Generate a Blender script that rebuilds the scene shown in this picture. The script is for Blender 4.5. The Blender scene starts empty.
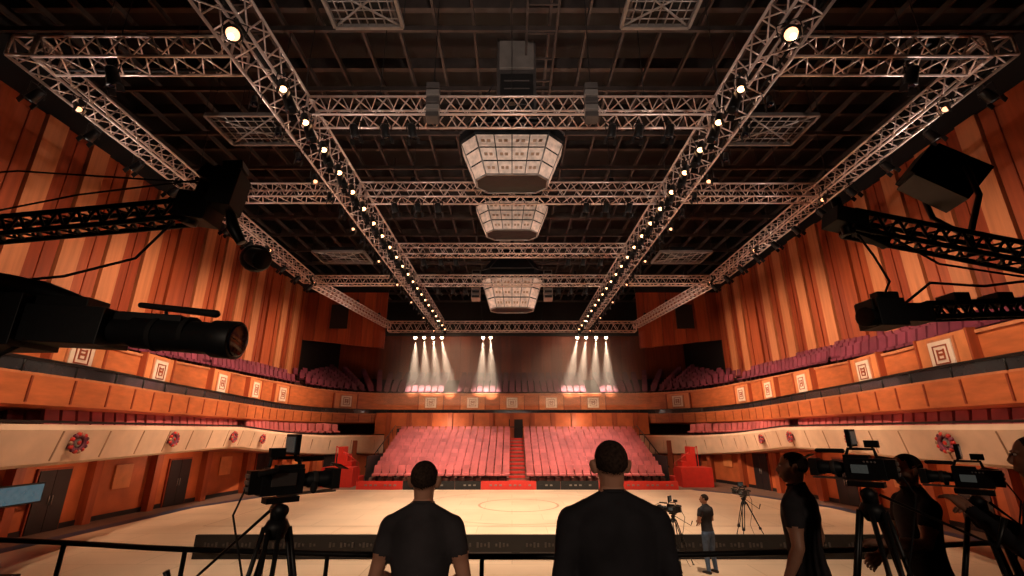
import bpy, math, random
from mathutils import Vector, Matrix, Euler
random.seed(7)
sc = bpy.context.scene
sc.view_settings.view_transform = 'Standard'
sc.view_settings.look = 'None'
sc.view_settings.exposure = 0.3
PI = math.pi
# ------------------------------------------------------------------ materials
def mat(name, col, rough=0.6, metal=0.0, var=0.0, vscale=3.0, emit=None, estr=0.0, stretch=None, bump=0.0, spec=0.5):
    m = bpy.data.materials.new(name); m.use_nodes = True
    nt = m.node_tree; b = nt.nodes['Principled BSDF']
    b.inputs['Base Color'].default_value = (*col, 1)
    b.inputs['Roughness'].default_value = rough
    b.inputs['Metallic'].default_value = metal
    b.inputs['Specular IOR Level'].default_value = spec
    if emit:
        b.inputs['Emission Color'].default_value = (*emit, 1)
        b.inputs['Emission Strength'].default_value = estr
    if var > 0 or bump > 0:
        tc = nt.nodes.new('ShaderNodeTexCoord'); mp = nt.nodes.new('ShaderNodeMapping')
        nz = nt.nodes.new('ShaderNodeTexNoise')
        nt.links.new(tc.outputs['Object'], mp.inputs['Vector'])
        if stretch: mp.inputs['Scale'].default_value = stretch
        nt.links.new(mp.outputs['Vector'], nz.inputs['Vector'])
        nz.inputs['Scale'].default_value = vscale; nz.inputs['Detail'].default_value = 5
        if var > 0:
            cr = nt.nodes.new('ShaderNodeValToRGB')
            cr.color_ramp.elements[0].position = 0.3; cr.color_ramp.elements[1].position = 0.7
            cr.color_ramp.elements[0].color = (*[c*(1-var) for c in col], 1)
            cr.color_ramp.elements[1].color = (*[min(1, c*(1+var)) for c in col], 1)
            nt.links.new(nz.outputs['Fac'], cr.inputs['Fac'])
            nt.links.new(cr.outputs['Color'], b.inputs['Base Color'])
        if bump > 0:
            bp = nt.nodes.new('ShaderNodeBump'); bp.inputs['Strength'].default_value = bump
            nt.links.new(nz.outputs['Fac'], bp.inputs['Height']); nt.links.new(bp.outputs['Normal'], b.inputs['Normal'])
    return m
M_woodd = mat('wood_dark', (0.26, 0.044, 0.015), 0.5, var=0.25, vscale=2.0, stretch=(3, 3, 0.2))
M_woodl = mat('wood_light', (0.54, 0.20, 0.09), 0.5, var=0.15, vscale=2.0, stretch=(3, 3, 0.2))
M_woodm = mat('wood_mid', (0.34, 0.068, 0.023), 0.5, var=0.2, vscale=2.0, stretch=(3, 3, 0.2))
M_fascia = mat('wood_fascia', (0.52, 0.14, 0.045), 0.45, var=0.2, vscale=1.5, stretch=(1, 1, 4))
M_fascia2 = mat('wood_fascia_panel', (0.66, 0.23, 0.085), 0.45, var=0.15, vscale=2.5)
M_cream = mat('cream_plaster', (0.80, 0.56, 0.40), 0.6, var=0.08, vscale=2)
M_joint = mat('plaster_joint', (0.45, 0.26, 0.16), 0.7, var=0.1)
M_lowwall = mat('lower_wall_orange', (0.48, 0.11, 0.034), 0.55, var=0.2, vscale=1.5)
M_black = mat('black_paint', (0.006, 0.005, 0.005), 0.6, var=0.3)
M_blackm = mat('black_metal', (0.012, 0.011, 0.011), 0.4, 0.2, var=0.2, vscale=20, spec=.35)
M_plast = mat('black_plastic', (0.008, 0.008, 0.009), 0.5, var=0.2, vscale=30, spec=.3)
M_hung = mat('hung_casing', (0.055, 0.045, 0.042), 0.6, var=0.3, vscale=3)
M_rubber = mat('rubber', (0.012, 0.011, 0.011), 0.8, var=0.2, spec=.3)
M_alu = mat('truss_aluminium', (0.70, 0.56, 0.50), 0.35, 0.45, var=0.12, vscale=6)
M_grid = mat('roof_steel', (0.06, 0.045, 0.04), 0.6, 0.2, var=0.3, vscale=2)
M_grey = mat('grey_metal', (0.25, 0.22, 0.2), 0.4, 0.4, var=0.15)
M_seat = mat('seat_rose', (0.50, 0.115, 0.115), 0.55, var=0.3, vscale=1.2)
M_seatd = mat('seat_maroon', (0.18, 0.032, 0.06), 0.6, var=0.35, vscale=1.2)
M_deck = mat('concrete_deck', (0.07, 0.022, 0.022), 0.8, var=0.2)
M_floor = mat('perimeter_floor', (0.16, 0.09, 0.065), 0.6, var=0.2)
M_step = mat('stand_steps', (0.30, 0.12, 0.09), 0.7, var=0.2)
M_red = mat('red_board', (0.60, 0.03, 0.02), 0.5, var=0.1)
M_door = mat('door_dark', (0.015, 0.012, 0.014), 0.4, var=0.2)
M_glass = mat('balustrade_glass', (0.02, 0.02, 0.025), 0.15, var=0.2)
M_bulb = mat('lamp_lens', (1, .8, .6), 0.3, emit=(1, .50, .22), estr=4.5)
M_bulbo = mat('lamp_lens_orange', (1, .7, .5), 0.3, emit=(1, .42, .20), estr=2.2)
M_bulbw = mat('lamp_lens_white', (1, .9, .8), 0.3, emit=(1, .72, .45), estr=12)
M_panel = mat('screen_panel', (0.6, 0.46, 0.38), 0.5, emit=(0.9, 0.60, 0.43), estr=0.20, var=0.4, vscale=5)
M_blue = mat('blue_strip', (0.03, 0.035, 0.07), 0.5, var=0.2)
M_tv = mat('tv_screen', (0.02, 0.03, 0.035), 0.2, emit=(0.10, 0.24, 0.30), estr=0.28, var=0.5, vscale=6)
M_lcd = mat('camera_lcd', (0.02, 0.03, 0.03), 0.2, emit=(0.30, 0.30, 0.26), estr=0.08, var=0.7, vscale=25)
M_skin = mat('skin', (0.42, 0.20, 0.125), 0.55, var=0.1, vscale=8)
M_hair = mat('hair', (0.030, 0.018, 0.013), 0.9, var=0.5, vscale=70, bump=0.5, spec=.1)
M_shirt = mat('shirt_black', (0.016, 0.015, 0.018), 0.85, var=0.3, vscale=7, bump=0.7, spec=.2)
M_shirt2 = mat('shirt_charcoal', (0.034, 0.030, 0.033), 0.85, var=0.3, vscale=7, bump=0.7, spec=.2)
M_pants = mat('trousers', (0.018, 0.016, 0.02), 0.85, var=0.2, vscale=10)
M_jeans = mat('jeans', (0.08, 0.13, 0.22), 0.85, var=0.25, vscale=14)
M_shoe = mat('shoe', (0.015, 0.012, 0.01), 0.5, var=0.1)
M_glassl = mat('lens_glass', (0.01, 0.01, 0.02), 0.08, var=0.1)
M_white = mat('white_print', (0.8, 0.66, 0.55), 0.6, var=0.1)
def court_mat():
    m = mat('court_wood', (0.62, 0.40, 0.25), 0.42)
    nt = m.node_tree; b = nt.nodes['Principled BSDF']
    tc = nt.nodes.new('ShaderNodeTexCoord'); br = nt.nodes.new('ShaderNodeTexBrick')
    nt.links.new(tc.outputs['Object'], br.inputs['Vector'])
    br.inputs['Color1'].default_value = (0.63, 0.43, 0.29, 1); br.inputs['Color2'].default_value = (0.69, 0.48, 0.33, 1)
    br.inputs['Mortar'].default_value = (0.47, 0.31, 0.19, 1)
    br.inputs['Scale'].default_value = 1; br.inputs['Brick Width'].default_value = 2.4; br.inputs['Row Height'].default_value = 1.2
    br.inputs['Mortar Size'].default_value = 0.012
    nz = nt.nodes.new('ShaderNodeTexNoise'); nz.inputs['Scale'].default_value = 0.5; nz.inputs['Detail'].default_value = 6
    nt.links.new(tc.outputs['Object'], nz.inputs['Vector'])
    mx = nt.nodes.new('ShaderNodeMixRGB'); mx.blend_type = 'MULTIPLY'; mx.inputs['Fac'].default_value = 0.45
    cr = nt.nodes.new('ShaderNodeValToRGB'); cr.color_ramp.elements[0].position = 0.35; cr.color_ramp.elements[1].position = 0.65
    cr.color_ramp.elements[0].color = (.7, .7, .7, 1)
    nt.links.new(nz.outputs['Fac'], cr.inputs['Fac'])
    nt.links.new(br.outputs['Color'], mx.inputs['Color1']); nt.links.new(cr.outputs['Color'], mx.inputs['Color2'])
    nt.links.new(mx.outputs['Color'], b.inputs['Base Color'])
    return m
M_court = court_mat()
M_line = mat('court_line', (0.36, 0.21, 0.13), 0.5, var=0.1)

# ------------------------------------------------------------------ mesh builder
class MB:
    def __init__(s):
        s.v = []; s.f = []; s.mi = []; s.sm = []; s.mats = []; s.M = Matrix.Identity(4)
    def m(s, mt):
        if mt not in s.mats: s.mats.append(mt)
        return s.mats.index(mt)
    def add(s, vs, fs, mt, smooth=False):
        o = len(s.v); i = s.m(mt)
        s.v += [s.M @ Vector(v) for v in vs]
        for f in fs:
            s.f.append([a+o for a in f]); s.mi.append(i); s.sm.append(smooth)
    def box(s, c, d, mt, rot=None, taper=1.0):
        x, y, z = d[0]/2, d[1]/2, d[2]/2
        vs = []
        for sz in (-1, 1):
            k = taper if sz > 0 else 1
            for sx, sy in ((-1, -1), (1, -1), (1, 1), (-1, 1)):
                vs.append(Vector((sx*x*k, sy*y*k, sz*z)))
        if rot is not None:
            R = rot if isinstance(rot, Matrix) else Euler(rot).to_matrix()
            vs = [R @ v for v in vs]
        vs = [v+Vector(c) for v in vs]
        s.add(vs, [(0, 3, 2, 1), (4, 5, 6, 7), (0, 1, 5, 4), (1, 2, 6, 5), (2, 3, 7, 6), (3, 0, 4, 7)], mt)
    def path(s, pts, rad, mt, n=8, caps=True, closed=False, smooth=True, round_=False):
        pts = [Vector(p) for p in pts]
        if not hasattr(rad, '__len__'): rad = [rad]*len(pts)
        rad = list(rad)
        if round_:
            d0 = (pts[0]-pts[1]).normalized(); d1 = (pts[-1]-pts[-2]).normalized()
            a, b = pts[0], pts[-1]; ra, rb = rad[0], rad[-1]
            pre = [(a+d0*ra*math.sin(t), ra*max(.05, math.cos(t))) for t in (1.5, 1.1, .6)]
            post = [(b+d1*rb*math.sin(t), rb*max(.05, math.cos(t))) for t in (.6, 1.1, 1.5)]
            pts = [p for p, _ in pre]+pts+[p for p, _ in post]; rad = [r for _, r in pre]+rad+[r for _, r in post]
        vs = []; N = len(pts); prev = None
        for i, p in enumerate(pts):
            if closed: d = pts[(i+1) % N]-pts[i-1]
            elif i == 0: d = pts[1]-p
            elif i == N-1: d = p-pts[i-1]
            else: d = (pts[i+1]-p).normalized()+(p-pts[i-1]).normalized()
            d.normalize()
            if prev is None:
                u = d.orthogonal().normalized()
            else:
                u = (prev-d*prev.dot(d))
                u = u.normalized() if u.length > 1e-6 else d.orthogonal().normalized()
            prev = u; w = d.cross(u)
            for k in range(n):
                a = 2*PI*k/n
                vs.append(p+(u*math.cos(a)+w*math.sin(a))*rad[i])
        fs = []
        for i in range(N if closed else N-1):
            j = (i+1) % N
            for k in range(n):
                l = (k+1) % n
                fs.append((i*n+k, i*n+l, j*n+l, j*n+k))
        if caps and not closed:
            fs.append(tuple(reversed(range(n)))); fs.append(tuple((N-1)*n+k for k in range(n)))
        s.add(vs, fs, mt, smooth)
    def tube(s, a, b, r, mt, n=6, r2=None, smooth=True):
        s.path([a, b], [r, r if r2 is None else r2], mt, n=n, smooth=smooth)
    def ell(s, c, r, mt, nu=16, nv=10, rot=None):
        vs = []; fs = []
        for j in range(nv+1):
            t = PI*(j/nv)
            t = min(max(t, 0.02), PI-0.02)
            for i in range(nu):
                a = 2*PI*i/nu
                v = Vector((r[0]*math.sin(t)*math.cos(a), r[1]*math.sin(t)*math.sin(a), r[2]*math.cos(t)))
                if rot is not None: v = Euler(rot).to_matrix() @ v
                vs.append(v+Vector(c))
        for j in range(nv):
            for i in range(nu):
                k = (i+1) % nu
                fs.append((j*nu+i, (j+1)*nu+i, (j+1)*nu+k, j*nu+k))
        fs.append(tuple(range(nu))); fs.append(tuple(reversed(range(nv*nu, nv*nu+nu))))
        s.add(vs, fs, mt, True)
    def loft(s, rings, mt, n=20, smooth=True, power=1.0):
        vs = []; fs = []
        for (z, hw, hd, yc) in rings:
            for k in range(n):
                a = 2*PI*k/n
                ca, sa = math.cos(a), math.sin(a)
                vs.append((hw*math.copysign(abs(ca)**power, ca), yc+hd*math.copysign(abs(sa)**power, sa), z))
        for i in range(len(rings)-1):
            for k in range(n):
                l = (k+1) % n
                fs.append((i*n+k, i*n+l, (i+1)*n+l, (i+1)*n+k))
        fs.append(tuple(reversed(range(n)))); fs.append(tuple((len(rings)-1)*n+k for k in range(n)))
        s.add(vs, fs, mt, smooth)
    def build(s, name, parent=None, bevel=0.0):
        me = bpy.data.meshes.new(name); me.from_pydata([tuple(v) for v in s.v], [], s.f)
        for mt in s.mats: me.materials.append(mt)
        me.polygons.foreach_set('material_index', s.mi); me.polygons.foreach_set('use_smooth', s.sm)
        me.update()
        ob = bpy.data.objects.new(name, me); sc.collection.objects.link(ob)
        if parent: ob.parent = parent
        if bevel:
            b = ob.modifiers.new('bevel', 'BEVEL'); b.width = bevel; b.segments = 2; b.limit_method = 'ANGLE'; b.angle_limit = 0.9
        return ob
def empty(name, loc=(0, 0, 0)):
    e = bpy.data.objects.new(name, None); e.location = loc; sc.collection.objects.link(e); return e
def TR(loc, yaw=0, s=1): return Matrix.Translation(loc) @ Matrix.Rotation(yaw, 4, 'Z') @ Matrix.Scale(s, 4)

def catmull(P, seg=8):
    P = [Vector((*p, 0)) if len(p) == 2 else Vector(p) for p in P]
    Q = [P[0]*2-P[1]]+P+[P[-1]*2-P[-2]]
    out = []
    for i in range(1, len(Q)-2):
        a, b, c, d = Q[i-1:i+3]
        for k in range(seg):
            t = k/seg
            out.append(0.5*((2*b)+(c-a)*t+(2*a-5*b+4*c-d)*t*t+(3*b-a-3*c+d)*t**3))
    out.append(P[-1]); return out
def normals(C):
    N = []
    for i in range(len(C)):
        t = C[min(i+1, len(C)-1)]-C[max(i-1, 0)]; t.normalize()
        N.append(Vector((-t.y, t.x, 0)))
    return N
def sweep(mb, C, prof, mt, clamp=17.0):
    N = normals(C); L = None; vs = []
    for p, n in zip(C, N):
        pr = prof(p, n) if prof.__code__.co_argcount == 2 else prof(p); L = len(pr)
        for o, z in pr:
            q = p+n*o; q.z = z; q.x = max(-clamp, min(clamp, q.x)); vs.append(q.copy())
    fs = []
    for i in range(len(C)-1):
        for k in range(L-1):
            fs.append((i*L+k, (i+1)*L+k, (i+1)*L+k+1, i*L+k+1))
    mb.add(vs, fs, mt)
def resample(C, step):
    out = []; N = normals(C); acc = 0
    for i in range(len(C)-1):
        d = (C[i+1]-C[i]).length; pos = 0
        while acc+(d-pos) >= step:
            pos += step-acc; acc = 0; t = pos/d
            out.append((C[i].lerp(C[i+1], t), N[i].lerp(N[i+1], t).normalized()))
        acc += d-pos
    return out

# ------------------------------------------------------------------ people (built first)
def remeshed(mb, vox, smooth_it):
    ob = mb.build('tmp')
    r = ob.modifiers.new('r', 'REMESH'); r.mode = 'VOXEL'; r.voxel_size = vox
    if smooth_it:
        s = ob.modifiers.new('s', 'SMOOTH'); s.factor = 0.5; s.iterations = smooth_it
    bpy.context.view_layer.update()
    dg = bpy.context.evaluated_depsgraph_get()
    me = bpy.data.meshes.new_from_object(ob.evaluated_get(dg))
    V = [v.co.copy() for v in me.vertices]; F = [tuple(p.vertices) for p in me.polygons]
    bpy.data.objects.remove(ob); bpy.data.meshes.remove(me)
    return V, F
def segd(p, a, b):
    ab = b-a; t = max(0, min(1, (p-a).dot(ab)/ab.length_squared)); return (p-(a+ab*t)).length, t
def hand(mb, w, d, n, mt, side, curl=0.5):
    d = d.normalized(); n = (n-d*n.dot(d)).normalized(); s = d.cross(n)*side
    for k in (-0.024, 0.0, 0.024):
        mb.path([w-d*0.01+s*k*0.5, w+d*0.04+s*k, w+d*0.085+s*k], [0.02, 0.019, 0.014], mt, n=10, round_=True)
    for o, L in ((-0.033, 0.062), (-0.011, 0.076), (0.011, 0.082), (0.033, 0.070)):
        p = w+d*0.085+s*o; pts = [p-d*0.01]; a = 0.15
        for sl in (0.45, 0.32, 0.23):
            a += curl; p = p+(d*math.cos(a)+n*math.sin(a))*L*sl; pts.append(p)
        mb.path(pts, [0.0095, 0.009, 0.008, 0.007], mt, n=8, round_=True)
    b = w+d*0.025+s*0.03
    mb.path([b, b+(d*0.6+s*0.6+n*0.3).normalized()*0.035, b+(d*0.9+s*0.5+n*0.5).normalized()*0.062, b+(d+s*0.35+n*0.6).normalized()*0.085],
            [0.014, 0.012, 0.010, 0.008], mt, n=8, round_=True)
def person(name, loc, yaw, h, arms, shirt=M_shirt, pants=M_pants, wide=1.0, head_yaw=0.0, head_pitch=0.0, short=True, stance=0.11, lean=0.0):
    """arms: [(elbow,wrist) left(-x), (elbow,wrist) right(+x)] in a 1.75 m body frame facing +Y"""
    b = MB(); W = wide
    rings = [(0.80, .150, .105, -.01), (.86, .168, .118, -.012), (.93, .172, .120, -.01), (1.0, .160, .112, 0), (1.10, .155, .110, .005), (1.2, .168, .116, .005),
             (1.30, .184, .124, .0), (1.38, .186, .118, -.008), (1.43, .158, .100, -.012), (1.465, .105, .080, -.014), (1.50, .068, .064, -.008)]
    b.loft([(z, a*W, d*(.5+.5*W), y) for z, a, d, y in rings], M_shirt, n=28)
    b.path([(0, -.012, 1.44), (0, -.004, 1.53), (0, .006, 1.60)], [.066, .057, .055], M_shirt, n=14)
    J = []
    for sx, (el, wr) in zip((-1, 1), arms):
        sh = Vector((sx*.178*W, -.008, 1.395)); el = Vector(el); wr = Vector(wr)
        b.path([(sx*.03, -.03, 1.492), (sx*.10*W, -.02, 1.455), (sx*.17*W, -.01, 1.410)], [.048, .046, .053], M_shirt, n=10, round_=True)
        mid = sh.lerp(el, .5)
        b.path([sh, sh.lerp(el, .25), mid], [.068, .065, .062 if short else .056], M_shirt, n=14, round_=True)
        b.path([mid, el, el.lerp(wr, .35), wr], [.050, .043, .043, .028] if short else [.055, .050, .047, .034], M_shirt, n=14, round_=True)
        hx = Vector((sx*.088, -.01, .87)); kn = Vector((sx*stance, .012, .49)); an = Vector((sx*(stance+.015), -.02, .09))
        b.path([hx, hx.lerp(kn, .5), kn, kn.lerp(an, .3), an], [.098, .086, .064, .063, .048], M_shirt, n=14, round_=True)
        b.path([an+Vector((0, -.03, -.045)), an+Vector((sx*.01, .07, -.05)), an+Vector((sx*.02, .15, -.058))], [.043, .042, .030], M_shirt, n=12, round_=True)
        J.append((sh, el, wr))
    V, F = remeshed(b, 0.012, 5)
    mb = MB(); lm = Matrix.Rotation(-lean, 4, 'X')
    mb.M = TR(loc, yaw, h/1.75) @ lm
    groups = {}
    for f in F:
        c = sum((V[i] for i in f), Vector())/len(f)
        mt = shirt
        isarm = False
        for sh, el, wr in J:
            d1, t1 = segd(c, sh, el); d2, t2 = segd(c, el, wr)
            if min(d1, d2) < .085 and abs(c.x) > .19*W or d2 < .062:
                isarm = True
                if short and (d2 < d1 or t1 > .56): mt = M_skin
                elif d2 < d1 and t2 > .97: mt = M_skin
        if not isarm:
            if c.z > 1.520-.15*c.y and abs(c.x) < .1: mt = M_skin
            elif c.z < .085: mt = M_shoe
            elif c.z < .93: mt = pants
        groups.setdefault(mt, []).append(f)
    o = len(mb.v); mb.v += [mb.M @ v for v in V]
    for mt, fl in groups.items():
        i = mb.m(mt)
        for f in fl: mb.f.append([a+o for a in f]); mb.mi.append(i); mb.sm.append(True)
    mb.path([((.058*math.cos(a)), -.006+.057*math.sin(a), 1.520-.15*.057*math.sin(a)) for a in [2*PI*k/24 for k in range(24)]], .010, shirt, n=6, closed=True)
    for sx, (sh, el, wr) in zip((-1, 1), J):
        d = (wr-el).normalized()
        n = Vector((-sx, .35, 0)) if d.z < -.5 else Vector((0, 0, -1))
        hand(mb, wr, d, n, M_skin, 1 if sx > 0 else -1, .35)
    hd = MB()
    hd.ell((0, -.012, 1.662), (.074, .094, .086), M_skin, 24, 16)
    hd.ell((0, .030, 1.605), (.058, .062, .070), M_skin, 20, 14)
    hd.ell((0, .052, 1.552), (.036, .030, .024), M_skin)
    hd.path([(0, .086, 1.652), (0, .104, 1.618), (0, .100, 1.608)], [.009, .014, .012], M_skin, n=10, round_=True)
    hd.ell((0, .090, 1.580), (.024, .010, .008), M_skin); hd.ell((0, .089, 1.569), (.021, .010, .008), M_skin)
    for sx in (-1, 1):
        hd.ell((sx*.084, -.010, 1.630), (.014, .023, .035), M_skin, rot=(0, sx*.3, sx*-.55))
        hd.ell((sx*.03, .080, 1.664), (.020, .010, .008), M_skin)
    hd.path([(0, .0, 1.53), (0, -.012, 1.62)], [.055, .062], M_skin, n=16, round_=True)
    hd.ell((0, -.022, 1.667), (.078, .094, .085), M_skin, 24, 16)
    V, F = remeshed(hd, 0.0055, 3)
    piv = Matrix.Translation((0, 0, 1.55)); pm = mb.M @ piv @ Matrix.Rotation(head_yaw, 4, 'Z') @ Matrix.Rotation(head_pitch, 4, 'X') @ piv.inverted()
    o = len(mb.v); mb.v += [pm @ v for v in V]
    ih, isk = mb.m(M_hair), mb.m(M_skin)
    for f in F:
        c = sum((V[i] for i in f), Vector())/len(f)
        lim = (1.598+.25*abs(c.x)) if c.y < -.03 else (1.645 if c.y < .02 else (1.70 if c.y < .045 else 1.722))
        lim += random.uniform(-.006, .006)
        ear = abs(c.x) > .0768 and c.z < 1.668 and -.045 < c.y < .025
        mb.f.append([a+o for a in f]); mb.mi.append(ih if (c.z > lim and not ear) else isk); mb.sm.append(True)
    sv = mb.M; mb.M = pm
    for sx in (-1, 1):
        mb.ell((sx*.030, .083, 1.650), (.012, .008, .006), M_white, 10, 6)
        mb.ell((sx*.030, .090, 1.650), (.005, .003, .005), M_hair, 8, 6)
    mb.M = sv
    return mb.build(name)

PZ = 1.43
front = [((-.25, -.01, 1.15), (-.12, .20, 1.02)), ((.25, -.01, 1.15), (.12, .20, 1.02))]
down = [((-.245, -.03, 1.13), (-.235, .08, .90)), ((.245, -.03, 1.13), (.235, .08, .90))]
person('man_in_black_shirt', (.49, 2.43, PZ), 0.0, 1.82, front, M_shirt, wide=1.10, short=False, head_yaw=.05)
person('man_in_charcoal_shirt', (-.50, 2.82, PZ), -0.05, 1.70, front, M_shirt2, wide=1.0, head_yaw=.0)
person('technician_standing', (2.10, 3.66, PZ), .75, 1.71, down, M_shirt2, M_pants, head_yaw=.35)
person('camera_operator', (2.90, 3.60, PZ), 1.35, 1.70, [((-.24, .10, 1.17), (-.16, .34, 1.16)), ((.24, .04, 1.14), (.20, .22, 1.00))], M_shirt, M_jeans, head_yaw=.1)
person('camera_operator', (2.96, 2.74, PZ), .65, 1.84, [((-.25, .12, 1.20), (-.14, .30, 1.36)), ((.25, .10, 1.18), (.12, .28, 1.30))], M_shirt, M_pants, short=False, head_yaw=.3, wide=1.0)
person('crew_member', (4.80, 12.45, 0), .5, 1.76, [((-.24, .02, 1.15), (-.06, .2, 1.12)), ((.24, .02, 1.15), (.06, .2, 1.08))], M_shirt2, M_jeans, head_yaw=.5)

# ------------------------------------------------------------------ room shell
def simple(name, fn, bevel=0):
    mb = MB(); fn(mb); return mb.build(name, bevel=bevel)
simple('floor', lambda b: b.box((0, 21, -.15), (36, 50, .3), M_floor))
def court(b):
    poly = [(-14.0, 5), (14.0, 5), (14.2, 14), (14.0, 22), (12.4, 26), (10.2, 28.3), (-10.2, 28.3), (-12.4, 26), (-14, 22), (-14.2, 14)]
    n = len(poly)
    vs = [(x, y, .0) for x, y in poly]+[(x, y, .02) for x, y in poly]
    b.add(vs, [tuple(range(n, 2*n))]+[(i, (i+1) % n, n+(i+1) % n, n+i) for i in range(n)], M_court)
    def ring(pts, w, z, mt, closed=True):
        m = len(pts); vs = []
        for i in range(m):
            p = Vector(pts[i]); a = Vector(pts[i-1] if closed or i else pts[i]); c = Vector(pts[(i+1) % m] if closed or i < m-1 else pts[i])
            t = (c-a).normalized(); nn = Vector((t.y, -t.x))
            vs += [(p.x-nn.x*w/2, p.y-nn.y*w/2, z), (p.x+nn.x*w/2, p.y+nn.y*w/2, z)]
        b.add(vs, [(2*i, 2*i+1, (2*((i+1) % m))+1, 2*((i+1) % m)) for i in range(m if closed else m-1)], mt)
    ring([(x*1.02, y) for x, y in poly[2:6]], .5, .026, M_blue, False)
    ring([(x*1.02, y) for x, y in poly[6:]], .5, .026, M_blue, False)
    ring([(.3+1.8*math.cos(a), 22.8+1.8*math.sin(a)) for a in [2*PI*k/48 for k in range(48)]], .11, .024, M_line)
    ring([(.3+4.5*math.cos(a), 22.8+4.5*math.sin(a)) for a in [2*PI*k/64 for k in range(64)]], .06, .024, M_line)
    ring([(-11, 18), (-11, 27.4), (11.5, 27.4), (11.5, 18)], .08, .024, M_line)
simple('court_floor', court)
simple('ceiling', lambda b: b.box((0, 21, 18.2), (36, 50, .3), M_black))
for nm, sx in (('wall_left', -1), ('wall_right', 1)):
    b = MB()
    b.box((sx*17.2, 16.6, 9.4), (.3, 40.0, 9.9), M_woodd)
    y = -2.6; i = 0
    while y < 36.0:
        w = .82 if i % 2 == 0 else 1.02
        if i % 2 == 0:
            b.box((sx*16.96, y+w/2, 9.45), (.20, w*.92, 9.7), M_woodl if (i//2) % 5 != 3 else M_woodm)
        else:
            b.box((sx*17.02, y+w/2, 9.45), (.08, w*.98, 9.7), M_woodm if i % 4 == 1 else M_woodd)
            b.box((sx*16.98, y+w*.5, 9.45), (.1, .05, 9.7), M_woodd)
        y += w; i += 1
    b.box((sx*17.3, 16.6, 16.2), (.3, 40, 3.7), M_black)
    b.box((sx*17.3, 40.8, 9), (.3, 8.9, 18), M_black)
    b.box((sx*17.2, 16.6, 2.2), (.3, 40, 4.5), M_deck)
    b.build(nm)
b = MB()
b.box((0, 45.4, 9), (34.4, .3, 18), M_woodd)
for i in range(24):
    x = -11.6+i*1.0
    b.box((x, 45.2, 9.6), (.92, .12, 5.2), M_woodm if i % 2 else M_woodd)
b.box((0, 45.1, 15.1), (34.4, .2, 5.6), M_black)
b.build('wall_back')
for sx in (-1, 1):
    b = MB()
    for i in range(7):
        x = 10.4+i*.96
        vs = [(sx*x, 36.6, 9.6+.10*(i)), (sx*(x+.93), 36.6, 9.6+.10*(i+1)), (sx*(x+.93), 36.6, 14.3), (sx*x, 36.6, 14.3)]
        vb = [(a, c+.25, d) for a, c, d in vs]
        b.add(vs+vb, [(0, 1, 2, 3), (7, 6, 5, 4), (0, 4, 5, 1), (1, 5, 6, 2), (2, 6, 7, 3), (3, 7, 4, 0)], M_woodm if i % 2 else M_woodd)
    b.box((sx*13.8, 36.9, 16.2), (6.8, .2, 3.8), M_black)
    b.box((sx*14.2, 36.45, 12.2), (1.4, .12, 2.0), M_black)
    b.build('wall_corner_panel')
simple('wall_front', lambda b: b.box((0, -3.6, 9), (36, .3, 18), M_black))

Ehalf = [(-10.4, -3.3), (-10.8, 4), (-11.6, 12), (-12.5, 16), (-13.4, 21), (-14.3, 25.5), (-15, 30), (-14.6, 35), (-12.6, 38.2), (-10.2, 39.3), (-5, 39.6), (0, 39.7)]
E = catmull(Ehalf+[(-x, y) for x, y in reversed(Ehalf[:-1])], 6)
def rise(p): return max(0, min(1, (p.y-14)/16))
def slope(p): return .20+.38*rise(p)-.20*max(0, min(1, (p.y-35)/4))
def tierz(p, o): return 5.35+rise(p)*.45+o*slope(p)
def omax(p, n, lim=5.6):
    return min(lim, (17.05-abs(p.x))/max(.02, abs(n.x)))
b = MB()
sweep(b, E, lambda p: [(.18, 5.3), (.18, 5.65+rise(p)*.6), (0, 5.65+rise(p)*.6), (0, 4.72), (-.02, 4.6), (.6, 4.6)], M_fascia)
sweep(b, E, lambda p: [(.0, 5.66+rise(p)*.6), (-.05, 5.66+rise(p)*.6), (-.05, 5.58+rise(p)*.6), (.0, 5.58+rise(p)*.6)], M_woodl)
b.build('upper_balcony_parapet')
b = MB()
sweep(b, E, lambda p, n: [(.2, 5.3), (.2, tierz(p, 0)), (omax(p, n), tierz(p, omax(p, n)))], M_deck, clamp=17.05)
b.build('upper_balcony_deck')
b = MB()
sweep(b, E, lambda p: [(.4, 4.55), (-.5, 4.5), (-.5, 3.85), (-.42, 3.78), (5, 3.7)], M_fascia, clamp=17.05)
sweep(b, E, lambda p: [(-.40, 4.50), (-.46, 4.50), (-.46, 4.56), (-.40, 4.56)], M_woodl)
b.build('middle_balcony_fascia')
b = MB()
for k, (p, n) in enumerate(resample(E, 1.5)):
    q = p+n*-.46
    b.tube((q.x, q.y, 4.55), (q.x, q.y, 4.86), .025, M_blackm)
sweep(b, E, lambda p: [(-.45, 4.83), (-.45, 4.89), (-.5, 4.89), (-.5, 4.83), (-.45, 4.83)], M_blackm)
sweep(b, E, lambda p: [(-.46, 4.56), (-.46, 4.83)], M_glass)
b.build('balcony_railing')
b = MB()
for k, (p, n) in enumerate(resample(E, 1.25)):
    q = p+n*-.515; ang = math.atan2(n.y, n.x)
    b.box((q.x, q.y, 4.19), (.03, .05, .58), M_woodd, rot=(0, 0, ang))
b.build('trim_1')
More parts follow.
